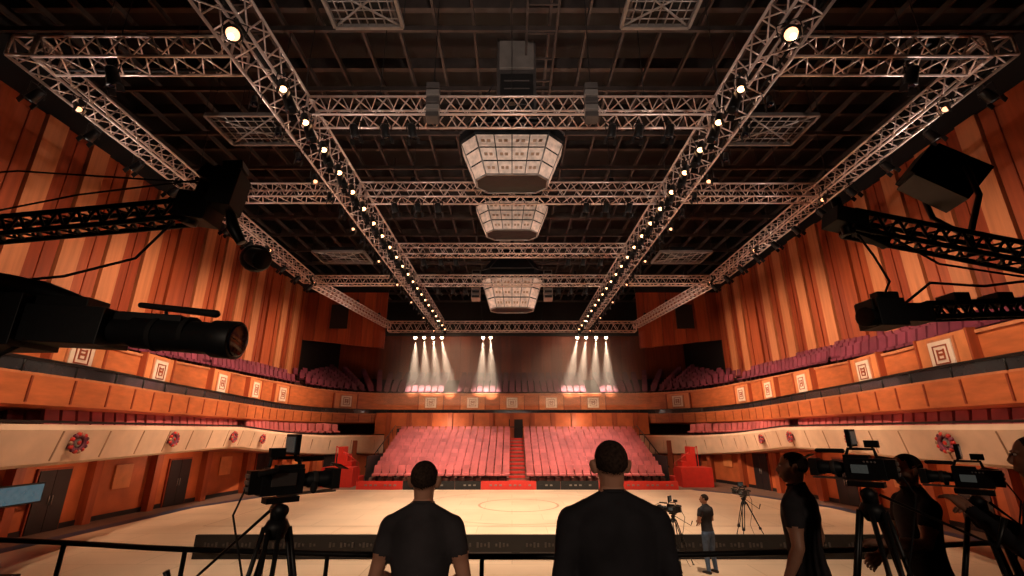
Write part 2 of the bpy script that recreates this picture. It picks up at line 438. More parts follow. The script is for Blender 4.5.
def emblem(target):
    best = min(range(1, len(E)-1), key=lambda i: (E[i]-Vector((*target, 0))).length)
    n = normals(E)[best]; p = E[best]
    mb = MB(); ang = math.atan2(n.y, n.x); k = 1+.14*rise(p)
    zc = 5.20+rise(p)*.27
    mb.M = Matrix.Translation((p.x, p.y, zc)) @ Matrix.Rotation(ang-PI/2, 4, 'Z') @ Matrix.Scale(k, 4)
    mb.box((0, -.08, 0), (1.8, .16, 1.02), M_fascia2)
    mb.box((0, -.18, 0), (.94, .05, .86), M_woodl)
    mb.box((0, -.215, 0), (.80, .03, .72), M_white)
    for s1 in (-1, 1):
        mb.box((s1*.24, -.237, 0), (.03, .02, .50), M_woodm); mb.box((0, -.237, s1*.235), (.50, .02, .03), M_woodm)
        mb.box((s1*.11, -.237, .02), (.05, .02, .24), M_woodm); mb.box((s1*.06, -.237, -.12), (.14, .02, .035), M_woodm)
    mb.box((0, -.237, .10), (.20, .02, .04), M_woodd); mb.box((0, -.237, .0), (.14, .02, .06), M_woodm)
    for sx in (-1, 1): mb.box((sx*.92, -.10, 0), (.07, .22, 1.06), M_woodm)
    mb.build('emblem_plaque')
for sx in (-1, 1):
    for t in ((-11.0, 7), (-11.6, 11.9), (-12.5, 16), (-13.4, 20.8), (-14.3, 25.3), (-15, 30.2), (-13.3, 37.2), (-7.2, 39.5), (-3.4, 39.65)):
        emblem((t[0]*-sx, t[1]))
emblem((0, 39.7))
Chalf = [(-9.3, -3.3), (-9.7, 4), (-10.5, 11.5), (-11.4, 16), (-12.3, 21), (-13.1, 25.5), (-13.5, 29.5), (-12.8, 32.5), (-11.4, 34.2), (-9.3, 34.8)]
CL = catmull(Chalf, 6); CR = catmull([(-x, y) for x, y in reversed(Chalf)], 6)
def drop(p): return max(0, min(1, (p.y-22)/11))
LW = [(-15.9, -3.3), (-15.9, 10), (-15.9, 19), (-15.4, 24), (-14.4, 29.5), (-13, 33.4), (-9.3, 35.6)]
for C in (CL, CR):
    b = MB()
    sweep(b, C, lambda p: [(.25, 2.9-.2*drop(p)), (.25, 3.42-.5*drop(p)), (0, 3.42-.5*drop(p)), (-.06, 3.3-.5*drop(p)), (0.1, 2.58-.85*drop(p)), (.35, 2.5-.85*drop(p))], M_cream)
    for p, n in resample(C, 1.6):
        ang = math.atan2(n.y, n.x)
        b.box((p.x+n.x*.015, p.y+n.y*.015, 2.95-.66*drop(p)), (.05, .02, .66), M_joint, rot=Euler((0, 0, ang)).to_matrix() @ Euler((0, -.22, 0)).to_matrix())
    b.build('mezzanine_parapet')
    b = MB()
    sweep(b, C, lambda p: [(.35, 2.5-.85*drop(p)), (6.5*(1-drop(p))+.8, 2.45-.8*drop(p))], M_woodm, clamp=15.95)
    sweep(b, C, lambda p: [(.25, 2.9-.2*drop(p)), (7.5*(1-drop(p))+1.5, 3.1-.2*drop(p))], M_deck, clamp=17)
    b.build('mezzanine_deck')
    b = MB()
    sweep(b, C, lambda p: [(-.02, 3.44-.5*drop(p)), (-.02, 3.5-.5*drop(p)), (.05, 3.5-.5*drop(p)), (.05, 3.44-.5*drop(p))], M_blackm)
    b.build('parapet_handrail')
for sx, nm in ((-1, 'wall_lower_left'), (1, 'wall_lower_right')):
    P = catmull([(sx*-x, y) for x, y in LW], 5)
    b = MB()
    N = [n*(1 if sx < 0 else -1) for n in normals(P)]
    vs = []
    for p in P: vs += [(p.x, p.y, 0), (p.x, p.y, 3.0)]
    b.add(vs, [(2*i, 2*i+2, 2*i+3, 2*i+1) for i in range(len(P)-1)], M_lowwall)
    vs = []
    for p, n in zip(P, N): vs += [(p.x-n.x*.05, p.y-n.y*.05, 0), (p.x-n.x*.05, p.y-n.y*.05, .18)]
    b.add(vs, [(2*i, 2*i+2, 2*i+3, 2*i+1) for i in range(len(P)-1)], M_door)
    b.build(nm)
    RS = resample(P, 1.45)
    cb = MB()
    for k, (p, n) in enumerate(RS):
        if sx > 0: n = -n
        ang = math.atan2(n.y, n.x)
        if k % 2 == 0:
            q = p-n*.16; cb.box((q.x, q.y, 1.3), (.34, .32, 2.6), M_woodm, rot=(0, 0, ang))
        elif k % 4 == 1:
            d = MB(); d.M = Matrix.Translation((p.x, p.y, 0)) @ Matrix.Rotation(ang-PI/2, 4, 'Z')
            d.box((0, -.06, 1.02), (1.25, .08, 2.04), M_woodd)
            for s2 in (-1, 1):
                d.box((s2*.29, -.11, .99), (.56, .05, 1.96), M_door)
                d.tube((s2*.06, -.16, .85), (s2*.06, -.16, 1.15), .015, M_grey)
            d.build('door_%d' % (k//2+1+(30 if sx > 0 else 0)))
        else:
            q = p-n*.07; cb.box((q.x, q.y, 1.5), (.05, .8, .9), M_fascia2, rot=(0, 0, ang))
    cb.build('wall_pilasters')
b = MB()
b.box((0, 38.3, 2.3), (22, .3, 4.6), M_lowwall)
for i in range(13):
    x = -9.9+i*1.65
    b.box((x, 38.05, 2.3), (.35, .3, 4.6), M_woodm)
b.box((.3, 38.1, 3.0), (1.1, .12, 2.2), M_door)
b.box((-8.6, 38.08, 2.3), (1.2, .12, 2.2), M_door)
b.box((0, 37.0, 1.35), (22, 3.0, .3), M_deck)
b.build('wall_back_lower')
def wreath(x, y, sx):
    C = CL if sx < 0 else CR
    t = Vector((sx*abs(x), y, 0)); i = min(range(1, len(C)-1), key=lambda i: (C[i]-t).length); n = normals(C)[i]; p = C[i]
    mb = MB(); mb.M = Matrix.Translation((p.x, p.y, 3.0-.6*drop(p))) @ Matrix.Rotation(math.atan2(n.y, n.x)-PI/2, 4, 'Z')
    mb.path([(.2*math.cos(a), -.1, .17*math.sin(a)) for a in [2*PI*k/20 for k in range(20)]], .05, M_seatd, n=8, closed=True)
    for k in range(14):
        a = 2*PI*k/14; mb.ell((.25*math.cos(a), -.12, .20*math.sin(a)), (.055, .05, .05), (M_red, M_seatd, M_red, M_joint)[k % 4], 8, 6)
    mb.ell((0, -.08, 0), (.13, .05, .11), M_grey, 12, 8); mb.ell((0, -.13, 0), (.06, .03, .05), M_red, 10, 6)
    mb.box((0, -.02, 0), (.3, .12, .26), M_seatd)
    mb.build('parapet_wreath')
for sx in (-1, 1):
    for x, y in ((-10.1, 8), (-10.5, 11.6), (-11.4, 16), (-12.3, 21), (-13.0, 24.6)): wreath(x, y, sx)

# ------------------------------------------------------------------ seats
def seat(mb, p, n, mt, z, w=.46):
    ang = math.atan2(n.y, n.x)-PI/2
    R = Matrix.Rotation(ang, 3, 'Z')
    def T(v): return Vector((p.x, p.y, z))+R @ Vector(v)
    mb.box(T((0, -.02, .42)), (w, .40, .09), mt, rot=R @ Euler((.08, 0, 0)).to_matrix())
    mb.box(T((0, .22, .68)), (w, .08, .50), mt, rot=R @ Euler((-.18, 0, 0)).to_matrix(), taper=.92)
    mb.box(T((0, .12, .2)), (.08, .2, .4), M_deck, rot=R)
b = MB()
for r in range(9):
    o = .75+r*.62
    for k, (p, n) in enumerate(resample(E, .56)):
        q = p+n*o
        if abs(q.x) > 16.6 or q.y < 8 or q.y > 44.8: continue
        if k % 22 in (0, 1): continue
        seat(b, q, n, M_seatd, tierz(p, o)-.02)
b.build('upper_tier_seating')
for C in (CL, CR):
    b = MB()
    for r in range(4):
        o = .62+r*.8
        for k, (p, n) in enumerate(resample(C, .56)):
            if p.y < 2 or p.y > 33.8 or k % 24 in (0, 1): continue
            q = p+n*o
            if abs(q.x) > 16: continue
            seat(b, q, n, M_seat, 2.93+.05*r-.2*drop(p)+.02)
    b.build('mezzanine_seating')
b = MB(); NR = 12; X0 = .3
for r in range(NR):
    y = 28.75+r*.56; z = .35+r*.205
    b.box((X0, y+.28, z/2), (17.7, .56, z), M_step)
    for k in range(36):
        x = X0-8.6+.26+k*.48
        if abs(x-X0) < .55: continue
        seat(b, Vector((x, y+.28, 0)), Vector((0, 1, 0)), M_seat, z, w=.42)
    b.box((X0, y+.1, z+.06), (1.0, .25, .12), M_red)
for sx in (-1, 1):
    b.tube((X0+sx*8.95, 28.7, 1.2), (X0+sx*8.95, 35.3, 3.6), .03, M_blackm)
    for r in range(0, NR, 2): b.tube((X0+sx*8.8, 28.9+r*.56, .3+r*.2), (X0+sx*8.95, 28.9+r*.56, 1.25+r*.205), .02, M_blackm)
    b.box((X0+sx*8.88, 32, .9), (.06, 6.6, 1.8), M_black)
b.tube((X0-8.9, 35.45, 3.5), (X0+8.9, 35.45, 3.5), .03, M_blackm)
b.build('grandstand')
b = MB(); x = X0-9.3
for i, (w, c) in enumerate(((2.7, M_red), (3.0, M_black), (1.5, M_black), (3.2, M_red), (1.4, M_black), (2.2, M_black), (4.6, M_red))):
    b.box((x+w/2, 28.45, .24), (w-.03, .08, .46), c)
    for k in range(int(w/.28)-1):
        b.box((x+.3+k*.28, 28.39, .25), (.14, .02, .08), M_grey if k % 4 else c)
    x += w
b.build('courtside_advertising_board')
b = MB()
for i in range(11):
    x = -8.5+i*1.72
    b.box((x+.86, 13.7, .31), (1.72, .1, .58), M_black)
    b.box((x+.86, 13.95, .08), (1.5, .5, .1), M_black)
    for k in range(14):
        if (k*7+i*3) % 5 == 0: continue
        b.box((x+.2+k*.1, 13.64, .36), (.05, .02, .06+.03*((k*5+i) % 3)), M_hung)
    b.box((x+.86, 13.64, .18), (1.5, .02, .02), M_hung)
b.build('barrier_board')
for sx in (-1, 1):
    b = MB(); cx = sx*10.9+.3
    b.box((cx, 30.2, .55), (1.9, 1.2, 1.1), M_red)
    for k in range(5): b.box((cx-sx*(.9-.3*k), 31.2, .25+k*.22), (.32, .9, .5+.44*k), M_red)
    b.tube((cx-sx*.9, 30.8, 1.3), (cx+sx*.6, 30.8, 2.3), .03, M_red); b.tube((cx-sx*.9, 30.8, .3), (cx-sx*.9, 30.8, 1.3), .03, M_red)
    b.tube((cx+sx*.6, 30.8, .8), (cx+sx*.6, 30.8, 2.3), .03, M_red)
    b.build('red_access_stair', bevel=.01)
b = MB(); b.box((-15.6, 15.7, 1.33), (.08, 1.5, .62), M_plast); b.box((-15.55, 15.7, 1.33), (.02, 1.38, .52), M_tv); b.box((-15.75, 15.7, 1.33), (.3, .3, .3), M_black)
b.build('wall_television')

# ------------------------------------------------------------------ roof steel + trusses
b = MB()
for i in range(27):
    x = -16+i*1.23; b.box((x, 21, 15.9), (.08, 48, .2), M_grid)
for i in range(18):
    y = -2+i*2.7; b.box((0, y, 15.6), (34, .10, .18), M_grid); b.box((0, y+.5, 17.2), (34, .2, .5), M_grid)
for x in (-7.9, 0.9, 7.9):
    for k in (-.45, .45): b.box((x+k, 21, 14.9), (.07, 46, .12), M_grid)
    for i in range(46): b.box((x, -1+i, 14.9), (.9, .05, .05), M_grid)
b.build('roof_steel_grid')
def truss(mb, p1, p2, s=.55, r=.034, rd=.018, mt=M_alu, sz=None):
    p1, p2 = Vector(p1), Vector(p2); d = (p2-p1); L = d.length; d.normalize()
    side = d.cross(Vector((0, 0, 1))).normalized()*(s/2); up = side.cross(d).normalized()*((sz or s)/2)
    cs = [side+up, -side+up, -side-up, side-up]
    for c in cs: mb.tube(p1+c, p2+c, r, mt, n=6)
    n = max(2, int(round(L/(s*1.05)))); st = L/n
    for i in range(n):
        a = p1+d*st*i; m = a+d*st*.5; e = a+d*st
        for k in range(4):
            c1, c2 = cs[k], cs[(k+1) % 4]
            mb.tube(a+c1, m+c2, rd, mt, n=4); mb.tube(m+c2, e+c1, rd, mt, n=4)
    for c in range(4):
        mb.tube(p1+cs[c], p1+cs[(c+1) % 4], r, mt, n=5); mb.tube(p2+cs[c], p2+cs[(c+1) % 4], r, mt, n=5)
TZ = 11.3
def mk_truss(p1, p2, s=.55, **k):
    b = MB(); truss(b, p1, p2, s, **k)
    p1, p2 = Vector(p1), Vector(p2); n = max(2, int((p2-p1).length/5)+1)
    for i in range(n):
        q = p1.lerp(p2, (i+.5)/n); b.tube(q+Vector((0, 0, s/2)), (q.x, q.y, 16), .012, M_blackm, n=4)
        b.box((q.x, q.y, q.z+s/2+.15), (.16, .16, .3), M_blackm)
    d = (p2-p1).normalized(); sd = d.cross(Vector((0, 0, 1)))*(s*.32)
    b.path([p1+sd-Vector((0, 0, s*.4)), p1.lerp(p2, .5)+sd-Vector((0, 0, s*.43)), p2+sd-Vector((0, 0, s*.4))], .035, M_rubber, n=5)
    b.build('lighting_truss')
for sx in (-1, 1):
    mk_truss((sx*5.65, 3.5, TZ), (sx*5.75, 35.2, TZ), .7)
    mk_truss((sx*10.7, 7.9, TZ), (sx*11.3, 24.0, TZ), .5)
    mk_truss((sx*11.3, 24.7, TZ), (sx*9.9, 35.6, TZ), .45)
    mk_truss((sx*6.1, 8.2, TZ), (sx*10.4, 8.2, TZ+.0), .55)
    mk_truss((sx*6.1, 24.3, TZ), (sx*11.0, 24.3, TZ), .45)
    mk_truss((sx*6.1, 14.4, TZ), (sx*10.7, 14.4, TZ), .5)
mk_truss((-5.3, 10.1, TZ), (5.3, 10.1, TZ), .55)
mk_truss((-5.3, 14.4, TZ), (5.3, 14.4, TZ), .55)
mk_truss((-5.3, 19.8, TZ), (5.3, 19.8, TZ), .5)
mk_truss((-5.3, 24.3, TZ), (5.3, 24.3, TZ), .5)
mk_truss((-9.9, 35.9, TZ-.1), (9.9, 35.9, TZ-.1), .75, r=.045, rd=.026)
def can(mb, p, aim, r=.11, L=.32, lens=M_bulb):
    p = Vector(p); d = (Vector(aim)-p).normalized()
    mb.tube((p.x, p.y, p.z+.34), (p.x, p.y, p.z+.24), .03, M_blackm)
    s = d.cross(Vector((0, 0, 1)))
    s = s.normalized() if s.length > .05 else Vector((1, 0, 0))
    for q in (-1, 1):
        mb.path([(p.x, p.y, p.z+.26), Vector((p.x, p.y, p.z+.26))+s*q*(r+.05), p+s*q*(r+.05)], .014, M_blackm, n=5)
    mb.path([p-d*L*.55, p-d*L*.45, p+d*L*.35, p+d*L*.5], [r*.55, r*.85, r, r*1.08], M_blackm, n=14)
    mb.path([p+d*L*.5, p+d*(L*.5+.012)], [r*.8, r*.75], lens, n=14)
    for k in (-1, 1):
        mb.box(p+d*(L*.5+.09)+s*k*r*1.15, (.015, .16, .16), M_blackm, rot=d.to_track_quat('Y', 'Z').to_matrix())
for sx in (-1, 1):
    b = MB()
    y = 8.4; i = 0
    while y < 35:
        xo = sx*5.15
        can(b, (xo, y, TZ-.62), (sx*1.5, y-3.0, 1), r=.10 if y < 26 else .11)
        can(b, (xo+sx*.1, y+.55, TZ-.66), (sx*1.5, y+2.0, 1), r=.13, L=.4, lens=M_glassl)
        can(b, (sx*6.05, y+.5, TZ-.62), (sx*3, y-3, 1), r=.08, lens=M_bulbo if i % 3 == 0 and i else M_glassl)
        y += 1.15 if y < 26 else 1.4; i += 1
    b.build('stage_light_row')
    b = MB(); y = 8.8; i = 0
    while y < 24:
        can(b, (sx*11.1, y, TZ-.55), (sx*16, y+.5, 6), r=.12, lens=M_glassl)
        if i % 3 == 0: can(b, (sx*10.5, y+.4, TZ-.55), (sx*3, y-3, 3), r=.08, lens=M_bulbo)
        y += 1.5; i += 1
    b.build('wash_light_row')
    b = MB(); can(b, (sx*5.35, 6.9, TZ-.70), (sx*1.6, 1.0, 2.5), r=.15, L=.42, lens=M_bulbo)
    b.path([Vector((sx*5.22, 6.68, TZ-1.02)), Vector((sx*5.19, 6.63, TZ-1.09))], [.05, .05], M_bulbw, n=10)
    b.build('spotlight')
    b = MB(); can(b, (sx*8.7, 8.1, TZ-.65), (sx*7, 12, 1), r=.14, L=.4, lens=M_glassl); b.build('spotlight')
b = MB()
for yy in (10.1, 14.4, 19.8, 24.3):
    for x in (-4.1, -3.3, -2.6, 2.6, 3.3, 4.1): can(b, (x, yy, TZ-.58), (x*.5, yy+5, 0), r=.12, lens=M_glassl)
b.build('profile_light_row')
BX = [-7.7, -7.0, -6.3, -5.6, -2.3, -1.7, 5.2, 5.9, 6.7, 7.5]
b = MB()
for x in BX:
    can(b, (x, 35.9, TZ-.95), (x*1.02, 42.5, 5.0), r=.13, lens=M_bulbw)
    b.ell((x, 35.80, TZ-.98), (.13, .07, .13), M_bulbw, 10, 8)
b.tube((-9, 35.9, TZ-.6), (9, 35.9, TZ-.6), .03, M_blackm)
b.build('beam_light_row')
def frame_panel(cx, cy, cz, w, d):
    b = MB()
    for k in (-1, 1):
        b.box((cx, cy+k*d/2, cz), (w, .08, .12), M_grey); b.box((cx+k*w/2, cy, cz), (.08, d, .12), M_grey)
    for i in range(1, 8): b.tube((cx-w/2+w*i/8, cy-d/2, cz), (cx-w/2+w*i/8, cy+d/2, cz), .018, M_grey, n=5)
    for i in range(1, 5): b.tube((cx-w/2, cy-d/2+d*i/5, cz), (cx+w/2, cy-d/2+d*i/5, cz), .018, M_grey, n=5)
    b.tube((cx-w/2, cy-d/2, cz), (cx+w/2, cy+d/2, cz), .03, M_grey, n=5); b.tube((cx+w/2, cy-d/2, cz), (cx-w/2, cy+d/2, cz), .03, M_grey, n=5)
    for i in (-1, 1):
        for j in (-1, 1): b.tube((cx+i*w/2, cy+j*d/2, cz), (cx+i*w/2, cy+j*d/2, 16), .012, M_blackm, n=4)
    b.box((cx, cy, cz+.25), (w*.5, d*.4, .4), M_plast)
    b.build('rigging_frame', bevel=0)
for sx in (-1, 1):
    frame_panel(sx*8.4, 12.6, 12.6, 2.2, 1.5); frame_panel(sx*3.6, 8.4, 13, 1.7, 1.2); frame_panel(sx*8.8, 22.2, 11.9, 2.6, 1.6)
for sx in (-1, 1):
    b = MB(); cx = sx*2.0
    for k in range(5):
        b.box((cx, 9.55+.03*k, TZ+.30-.20*k), (.32, .26, .17), M_grey if k % 2 else M_hung, rot=(-.06*k, 0, 0))
    b.tube((cx, 9.6, TZ+.4), (cx, 9.6, 16), .015, M_blackm)
    b.build('line_array_speaker', bevel=.01)
def scoreboard(cy, zc, w, h, arrays=False):
    b = MB(); n = 8; W = w/2
    def ring(k, z):
        x, d, c = W*k, W*.5*k, W*.30*k
        return [Vector((px, cy+py, z)) for px, py in ((x, -(d-c)), (x, d-c), (x-c, d), (-(x-c), d), (-x, d-c), (-x, -(d-c)), (-(x-c), -d), (x-c, -d))]
    z1 = zc+h/2; z0 = zc-h/2
    prof = [(.30, z0+.05), (.70, z0), (1.0, z1), (1.04, z1+.04), (1.04, z1+h*.30), (.66, z1+h*.72), (.52, z1+h*1.05)]
    vs = []; fs = []
    for r, z in prof: vs += ring(r, z)
    for i in range(len(prof)-1):
        for k in range(n): fs.append((i*n+k, i*n+(k+1) % n, (i+1)*n+(k+1) % n, (i+1)*n+k))
    fs.append(tuple(reversed(range(n)))); fs.append(tuple((len(prof)-1)*n+k for k in range(n)))
    b.add(vs, fs, M_plast)
    A, B = ring(.70, z0), ring(1.0, z1)
    for k in range(n):
        a0, a1, b0, b1 = A[k], A[(k+1) % n], B[k], B[(k+1) % n]
        nn = (a1-a0).cross(b0-a0).normalized()*.03
        NX = 4 if (a1-a0).length > W*.6 else 1
        for i in range(NX):
            for j in range(3):
                def P(s, t): return a0.lerp(a1, s).lerp(b0.lerp(b1, s), t)+nn
                s0, s1 = (i+.03)/NX, (i+.97)/NX; t0, t1 = (j+.06)/3, (j+.95)/3
                b.add([P(s0, t0), P(s1, t0), P(s1, t1), P(s0, t1)], [(0, 1, 2, 3)], M_panel)
                if NX > 1:
                    nn2 = nn*.35
                    for q in range(2):
                        u0 = s0+(s1-s0)*(.2+.35*q); u1 = u0+(s1-s0)*.22; v0 = t0+(t1-t0)*.35; v1 = t0+(t1-t0)*.6
                        b.add([P(u0, v0)+nn2, P(u1, v0)+nn2, P(u1, v1)+nn2, P(u0, v1)+nn2], [(0, 1, 2, 3)], M_joint)
    for k in range(n):
        b.tube(A[k], B[k], .035, M_grey, n=5); b.tube(A[k], A[(k+1) % n], .035, M_grey, n=5); b.tube(B[k], B[(k+1) % n], .05, M_plast, n=5)
    C1, C2 = ring(1.04, z1+h*.30), ring(.66, z1+h*.72)
    for k in range(n): b.tube(C1[k], C1[(k+1) % n], .03, M_hung, n=5); b.tube(C1[k], C2[k], .03, M_hung, n=5)
    zt = z1+h*1.05
    for i in (-1, 1):
        for j in (-1, 1):
            b.tube((i*W*.3, cy+j*W*.2, zt), (i*W*.3, cy+j*W*.2, 16), .03, M_hung)
            b.tube((i*W*1.0, cy+j*W*.25, z1+.3), (i*W*.4, cy+j*W*.2, zt+.9), .025, M_hung)
    if arrays:
        for sx in (-1, 1):
            for k in range(6):
                b.box((sx*(W+.35), cy-.2, z1+.45-k*.30), (.5, .5, .25), M_grey, rot=(-.04*k, 0, 0))
                b.box((sx*(W+.35), cy-.46, z1+.45-k*.30), (.4, .02, .14), M_black)
            b.tube((sx*(W+.35), cy, z1+.5), (sx*(W+.35), cy, 16), .02, M_hung)
        for i in range(5):
            b.box((0, cy, zt+.2+.40*i), (1.5, .9, .08), M_grey)
            for sx in (-1, 1): b.tube((sx*.7, cy-.4, zt+.2+.4*i), (-sx*.7, cy-.4, zt+.6+.4*i), .02, M_grey, n=4)
    b.build('hanging_scoreboard')
scoreboard(12.6, 11.25, 3.15, 1.25)
scoreboard(18.4, 12.1, 3.15, 1.25)
scoreboard(25.6, 10.8, 3.5, 1.75, True)
b = MB()
b.box((.15, 12.4, 14.0), (1.25, 1.0, 3.0), M_hung); b.box((.15, 11.85, 14.9), (1.1, .1, 1.1), M_grey); b.box((.15, 11.86, 13.4), (1.05, .08, 1.5), M_black)
for k in range(4): b.box((.15, 11.80, 12.95+.3*k), (.8, .03, .05), M_hung)
b.tube((-.3, 12.4, 15), (-.3, 12.4, 16), .03, M_blackm); b.tube((.6, 12.4, 15), (.6, 12.4, 16), .03, M_blackm)
b.build('hanging_speaker_column', bevel=.02)

# ------------------------------------------------------------------ platform & rail
simple('platform', lambda b: (b.box((0, .9, PZ-.1), (17, 8.0, .2), M_rubber), b.box((0, 4.8, (PZ-.2)/2), (17, .1, PZ-.2), M_black)))
b = MB()
RP = catmull([(-7.5, 4.75), (-4.5, 4.5), (-2.5, 4.15), (0, 3.95), (2.5, 4.12), (4.5, 4.45), (7.5, 4.7)], 8)
for z, r in ((2.37, .022), (1.95, .012), (1.6, .012)):
    b.path([(p.x, p.y, z) for p in RP], r, M_blackm, n=8)
for p, n in resample(RP, 1.22): b.tube((p.x, p.y, PZ), (p.x, p.y, 2.37), .018, M_blackm)
b.build('guard_rail')
# ------------------------------------------------------------------ equipment
def tripod(b, h, spread=.5, handle=None, r=.014):
    top = h-.16
    for k in range(3):
        a = PI/2+2*PI*k/3; ca, sa = math.cos(a), math.sin(a)
        px, py = -sa*.03, ca*.03
        for q in (-1, 1):
            b.tube((ca*.06+q*px, sa*.06+q*py, top), (ca*spread*.55+q*px, sa*spread*.55+q*py, top*.47), r, M_blackm)
        b.tube((ca*spread*.5, sa*spread*.5, top*.52), (ca*spread, sa*spread, .02), r*.95, M_blackm)
        b.box((ca*spread*.54, sa*spread*.54, top*.475), (.06, .06, .06), M_plast, rot=(0, 0, a))
        b.ell((ca*spread, sa*spread, .02), (.03, .03, .02), M_rubber, 8, 6)
        b.tube((0, 0, top*.30), (ca*spread*.72, sa*spread*.72, top*.29), r*.6, M_blackm)
    b.path([(0, 0, top-.06), (0, 0, top), (0, 0, top+.04)], [.04, .07, .05], M_plast, n=14)
    b.path([(0, 0, top+.04), (0, 0, top+.10)], [.042, .045], M_blackm, n=14)
    b.tube((-.06, 0, top+.09), (.06, 0, top+.09), .035, M_plast, n=14)
    b.box((0, 0, h-.015), (.09, .18, .03), M_blackm)
    if handle:
        b.path([(0, -.05, top+.09), Vector(handle)*.9, handle], [.009, .009, .015], M_blackm, n=8)
def bcam(b):
    b.box((0, -.02, .12), (.15, .34, .20), M_plast)
    b.box((0, .04, .235), (.11, .22, .035), M_plast)
    b.box((0, -.235, .13), (.12, .09, .18), M_blackm)
    for k in range(3): b.box((0, -.285, .08+k*.05), (.08, .015, .03), M_grey)
    b.path([(0, -.13, .24), (0, -.12, .31), (0, .10, .31), (0, .13, .24)], .016, M_plast, n=8)
    b.box((.082, -.02, .14), (.02, .2, .1), M_hung); b.box((-.082, .02, .12), (.02, .14, .08), M_lcd)
    for k in range(4): b.ell((-.085, -.12+k*.03, .19), (.01, .01, .01), M_grey, 8, 6)
    b.path([(0, .14, .12), (0, .20, .12), (0, .21, .12), (0, .34, .12), (0, .35, .12), (0, .40, .12)], [.05, .055, .066, .066, .074, .076], M_plast, n=20)
    b.path([(0, .24, .12), (0, .28, .12)], [.071, .071], M_hung, n=20)
    b.box((0, .43, .12), (.20, .07, .17), M_black)
    b.box((0, .49, .22), (.20, .10, .008), M_black, rot=(-.5, 0, 0))
    b.box((0, .468, .12), (.13, .004, .10), M_glassl)
    for k in (-1, 1): b.tube((k*.04, -.05, .015), (k*.04, .46, .015), .009, M_grey)
    b.path([(-.10, .13, .29), (-.10, .36, .29)], .022, M_rubber, n=10, round_=True)
    b.tube((-.05, .14, .27), (-.1, .18, .29), .01, M_blackm)
    b.tube((0, .08, .31), (.0, .06, .36), .014, M_blackm)
    b.box((-.02, .05, .42), (.26, .04, .17), M_plast)
    b.box((-.02, .026, .42), (.22, .004, .13), M_lcd)
    b.box((.06, -.10, .36), (.07, .12, .07), M_plast); b.tube((.06, -.1, .30), (.06, -.1, .36), .01, M_blackm)
    b.path([(.04, -.1, .20), (.15, -.12, .22), (.16, -.25, .2)], .024, M_rubber, n=8)
    b.ell((.08, .24, .06), (.03, .03, .05), M_rubber, 10, 8)
def cam_on_tripod(name, loc, yaw, h, s=1.0, spread=.5, handle=(.1, -.5, 1.35), tyaw=None):
    root = empty(name, loc)
    b = MB(); b.M = Matrix.Rotation(yaw if tyaw is None else tyaw, 4, 'Z'); tripod(b, h, spread, handle); b.build('tripod', root)
    b = MB(); b.M = TR((0, 0, h), yaw, s); bcam(b)
    b.path([(0, -.28, .1), (.05, -.36, -.1), (.1, -.25, -.5), (.06, -.1, -1.0), (.25, -.3, -h/s+.03)], .009, M_rubber, n=6)
    b.build('camera_body', root, bevel=.005)
cam_on_tripod('broadcast_camera', (-1.34, 2.88, PZ), -.80, 1.50, .68, .42, handle=(.05, -.5, 1.22))
cam_on_tripod('broadcast_camera', (2.16, 3.0, PZ), .75, 1.57, .60, .42, handle=(.12, -.55, 1.42))
cam_on_tripod('broadcast_camera', (2.86, 3.06, PZ), .75, 1.52, .52, .45, handle=(.05, -.2, 1.45))
cam_on_tripod('broadcast_camera', (6.75, 14.5, 0), .3, 1.45, .75, .62, handle=(.1, -.5, 1.3))
cam_on_tripod('broadcast_camera', (4.15, 12.95, 0), .9, 1.25, .8, .5, handle=(.1, -.45, 1.1))
def chair(x, y, yaw):
    b = MB(); b.M = TR((x, y, PZ), yaw)
    b.box((0, 0, .45), (.46, .44, .06), M_plast); b.box((0, -.22, .76), (.48, .05, .34), M_plast, rot=(.12, 0, 0))
    for i in (-1, 1):
        for j in (-1, 1): b.tube((i*.2, j*.18, .45), (i*.22, j*.22, 0), .014, M_blackm)
        b.tube((i*.2, -.2, .45), (i*.2, -.235, .62), .014, M_blackm)
    b.build('chair', bevel=.012)
chair(-3.62, 3.75, .1); chair(-2.5, 3.50, -.1)
def jib(sx, name, arms, extra):
    root = empty(name, (sx*5.0, 2.8, PZ))
    M0 = Matrix.Translation((-sx*5.0, -2.8, -PZ))
    b = MB(); b.M = M0
    cx = sx*5.0
    b.box((cx, 2.8, PZ+.18), (.7, .7, .12), M_blackm)
    for i in (-1, 1):
        for j in (-1, 1):
            b.tube((cx, 2.8, PZ+.6), (cx+i*.5, 2.8+j*.5, PZ+.12), .03, M_blackm)
            b.path([(cx+i*.5-.02, 2.8+j*.5, PZ+.09), (cx+i*.5+.02, 2.8+j*.5, PZ+.09)], .09, M_rubber, n=14)
    b.path([(cx, 2.8, PZ+.2), (cx, 2.8, 4.9)], .07, M_blackm, n=12)
    b.build('column', root)
    b = MB(); b.M = M0
    for p1, p2, s in arms: truss(b, p1, p2, s, r=.018, rd=.009, mt=M_blackm)
    b.build('arms', root)
    b = MB(); b.M = M0; extra(b); b.build('remote_head_and_camera', root, bevel=.006)
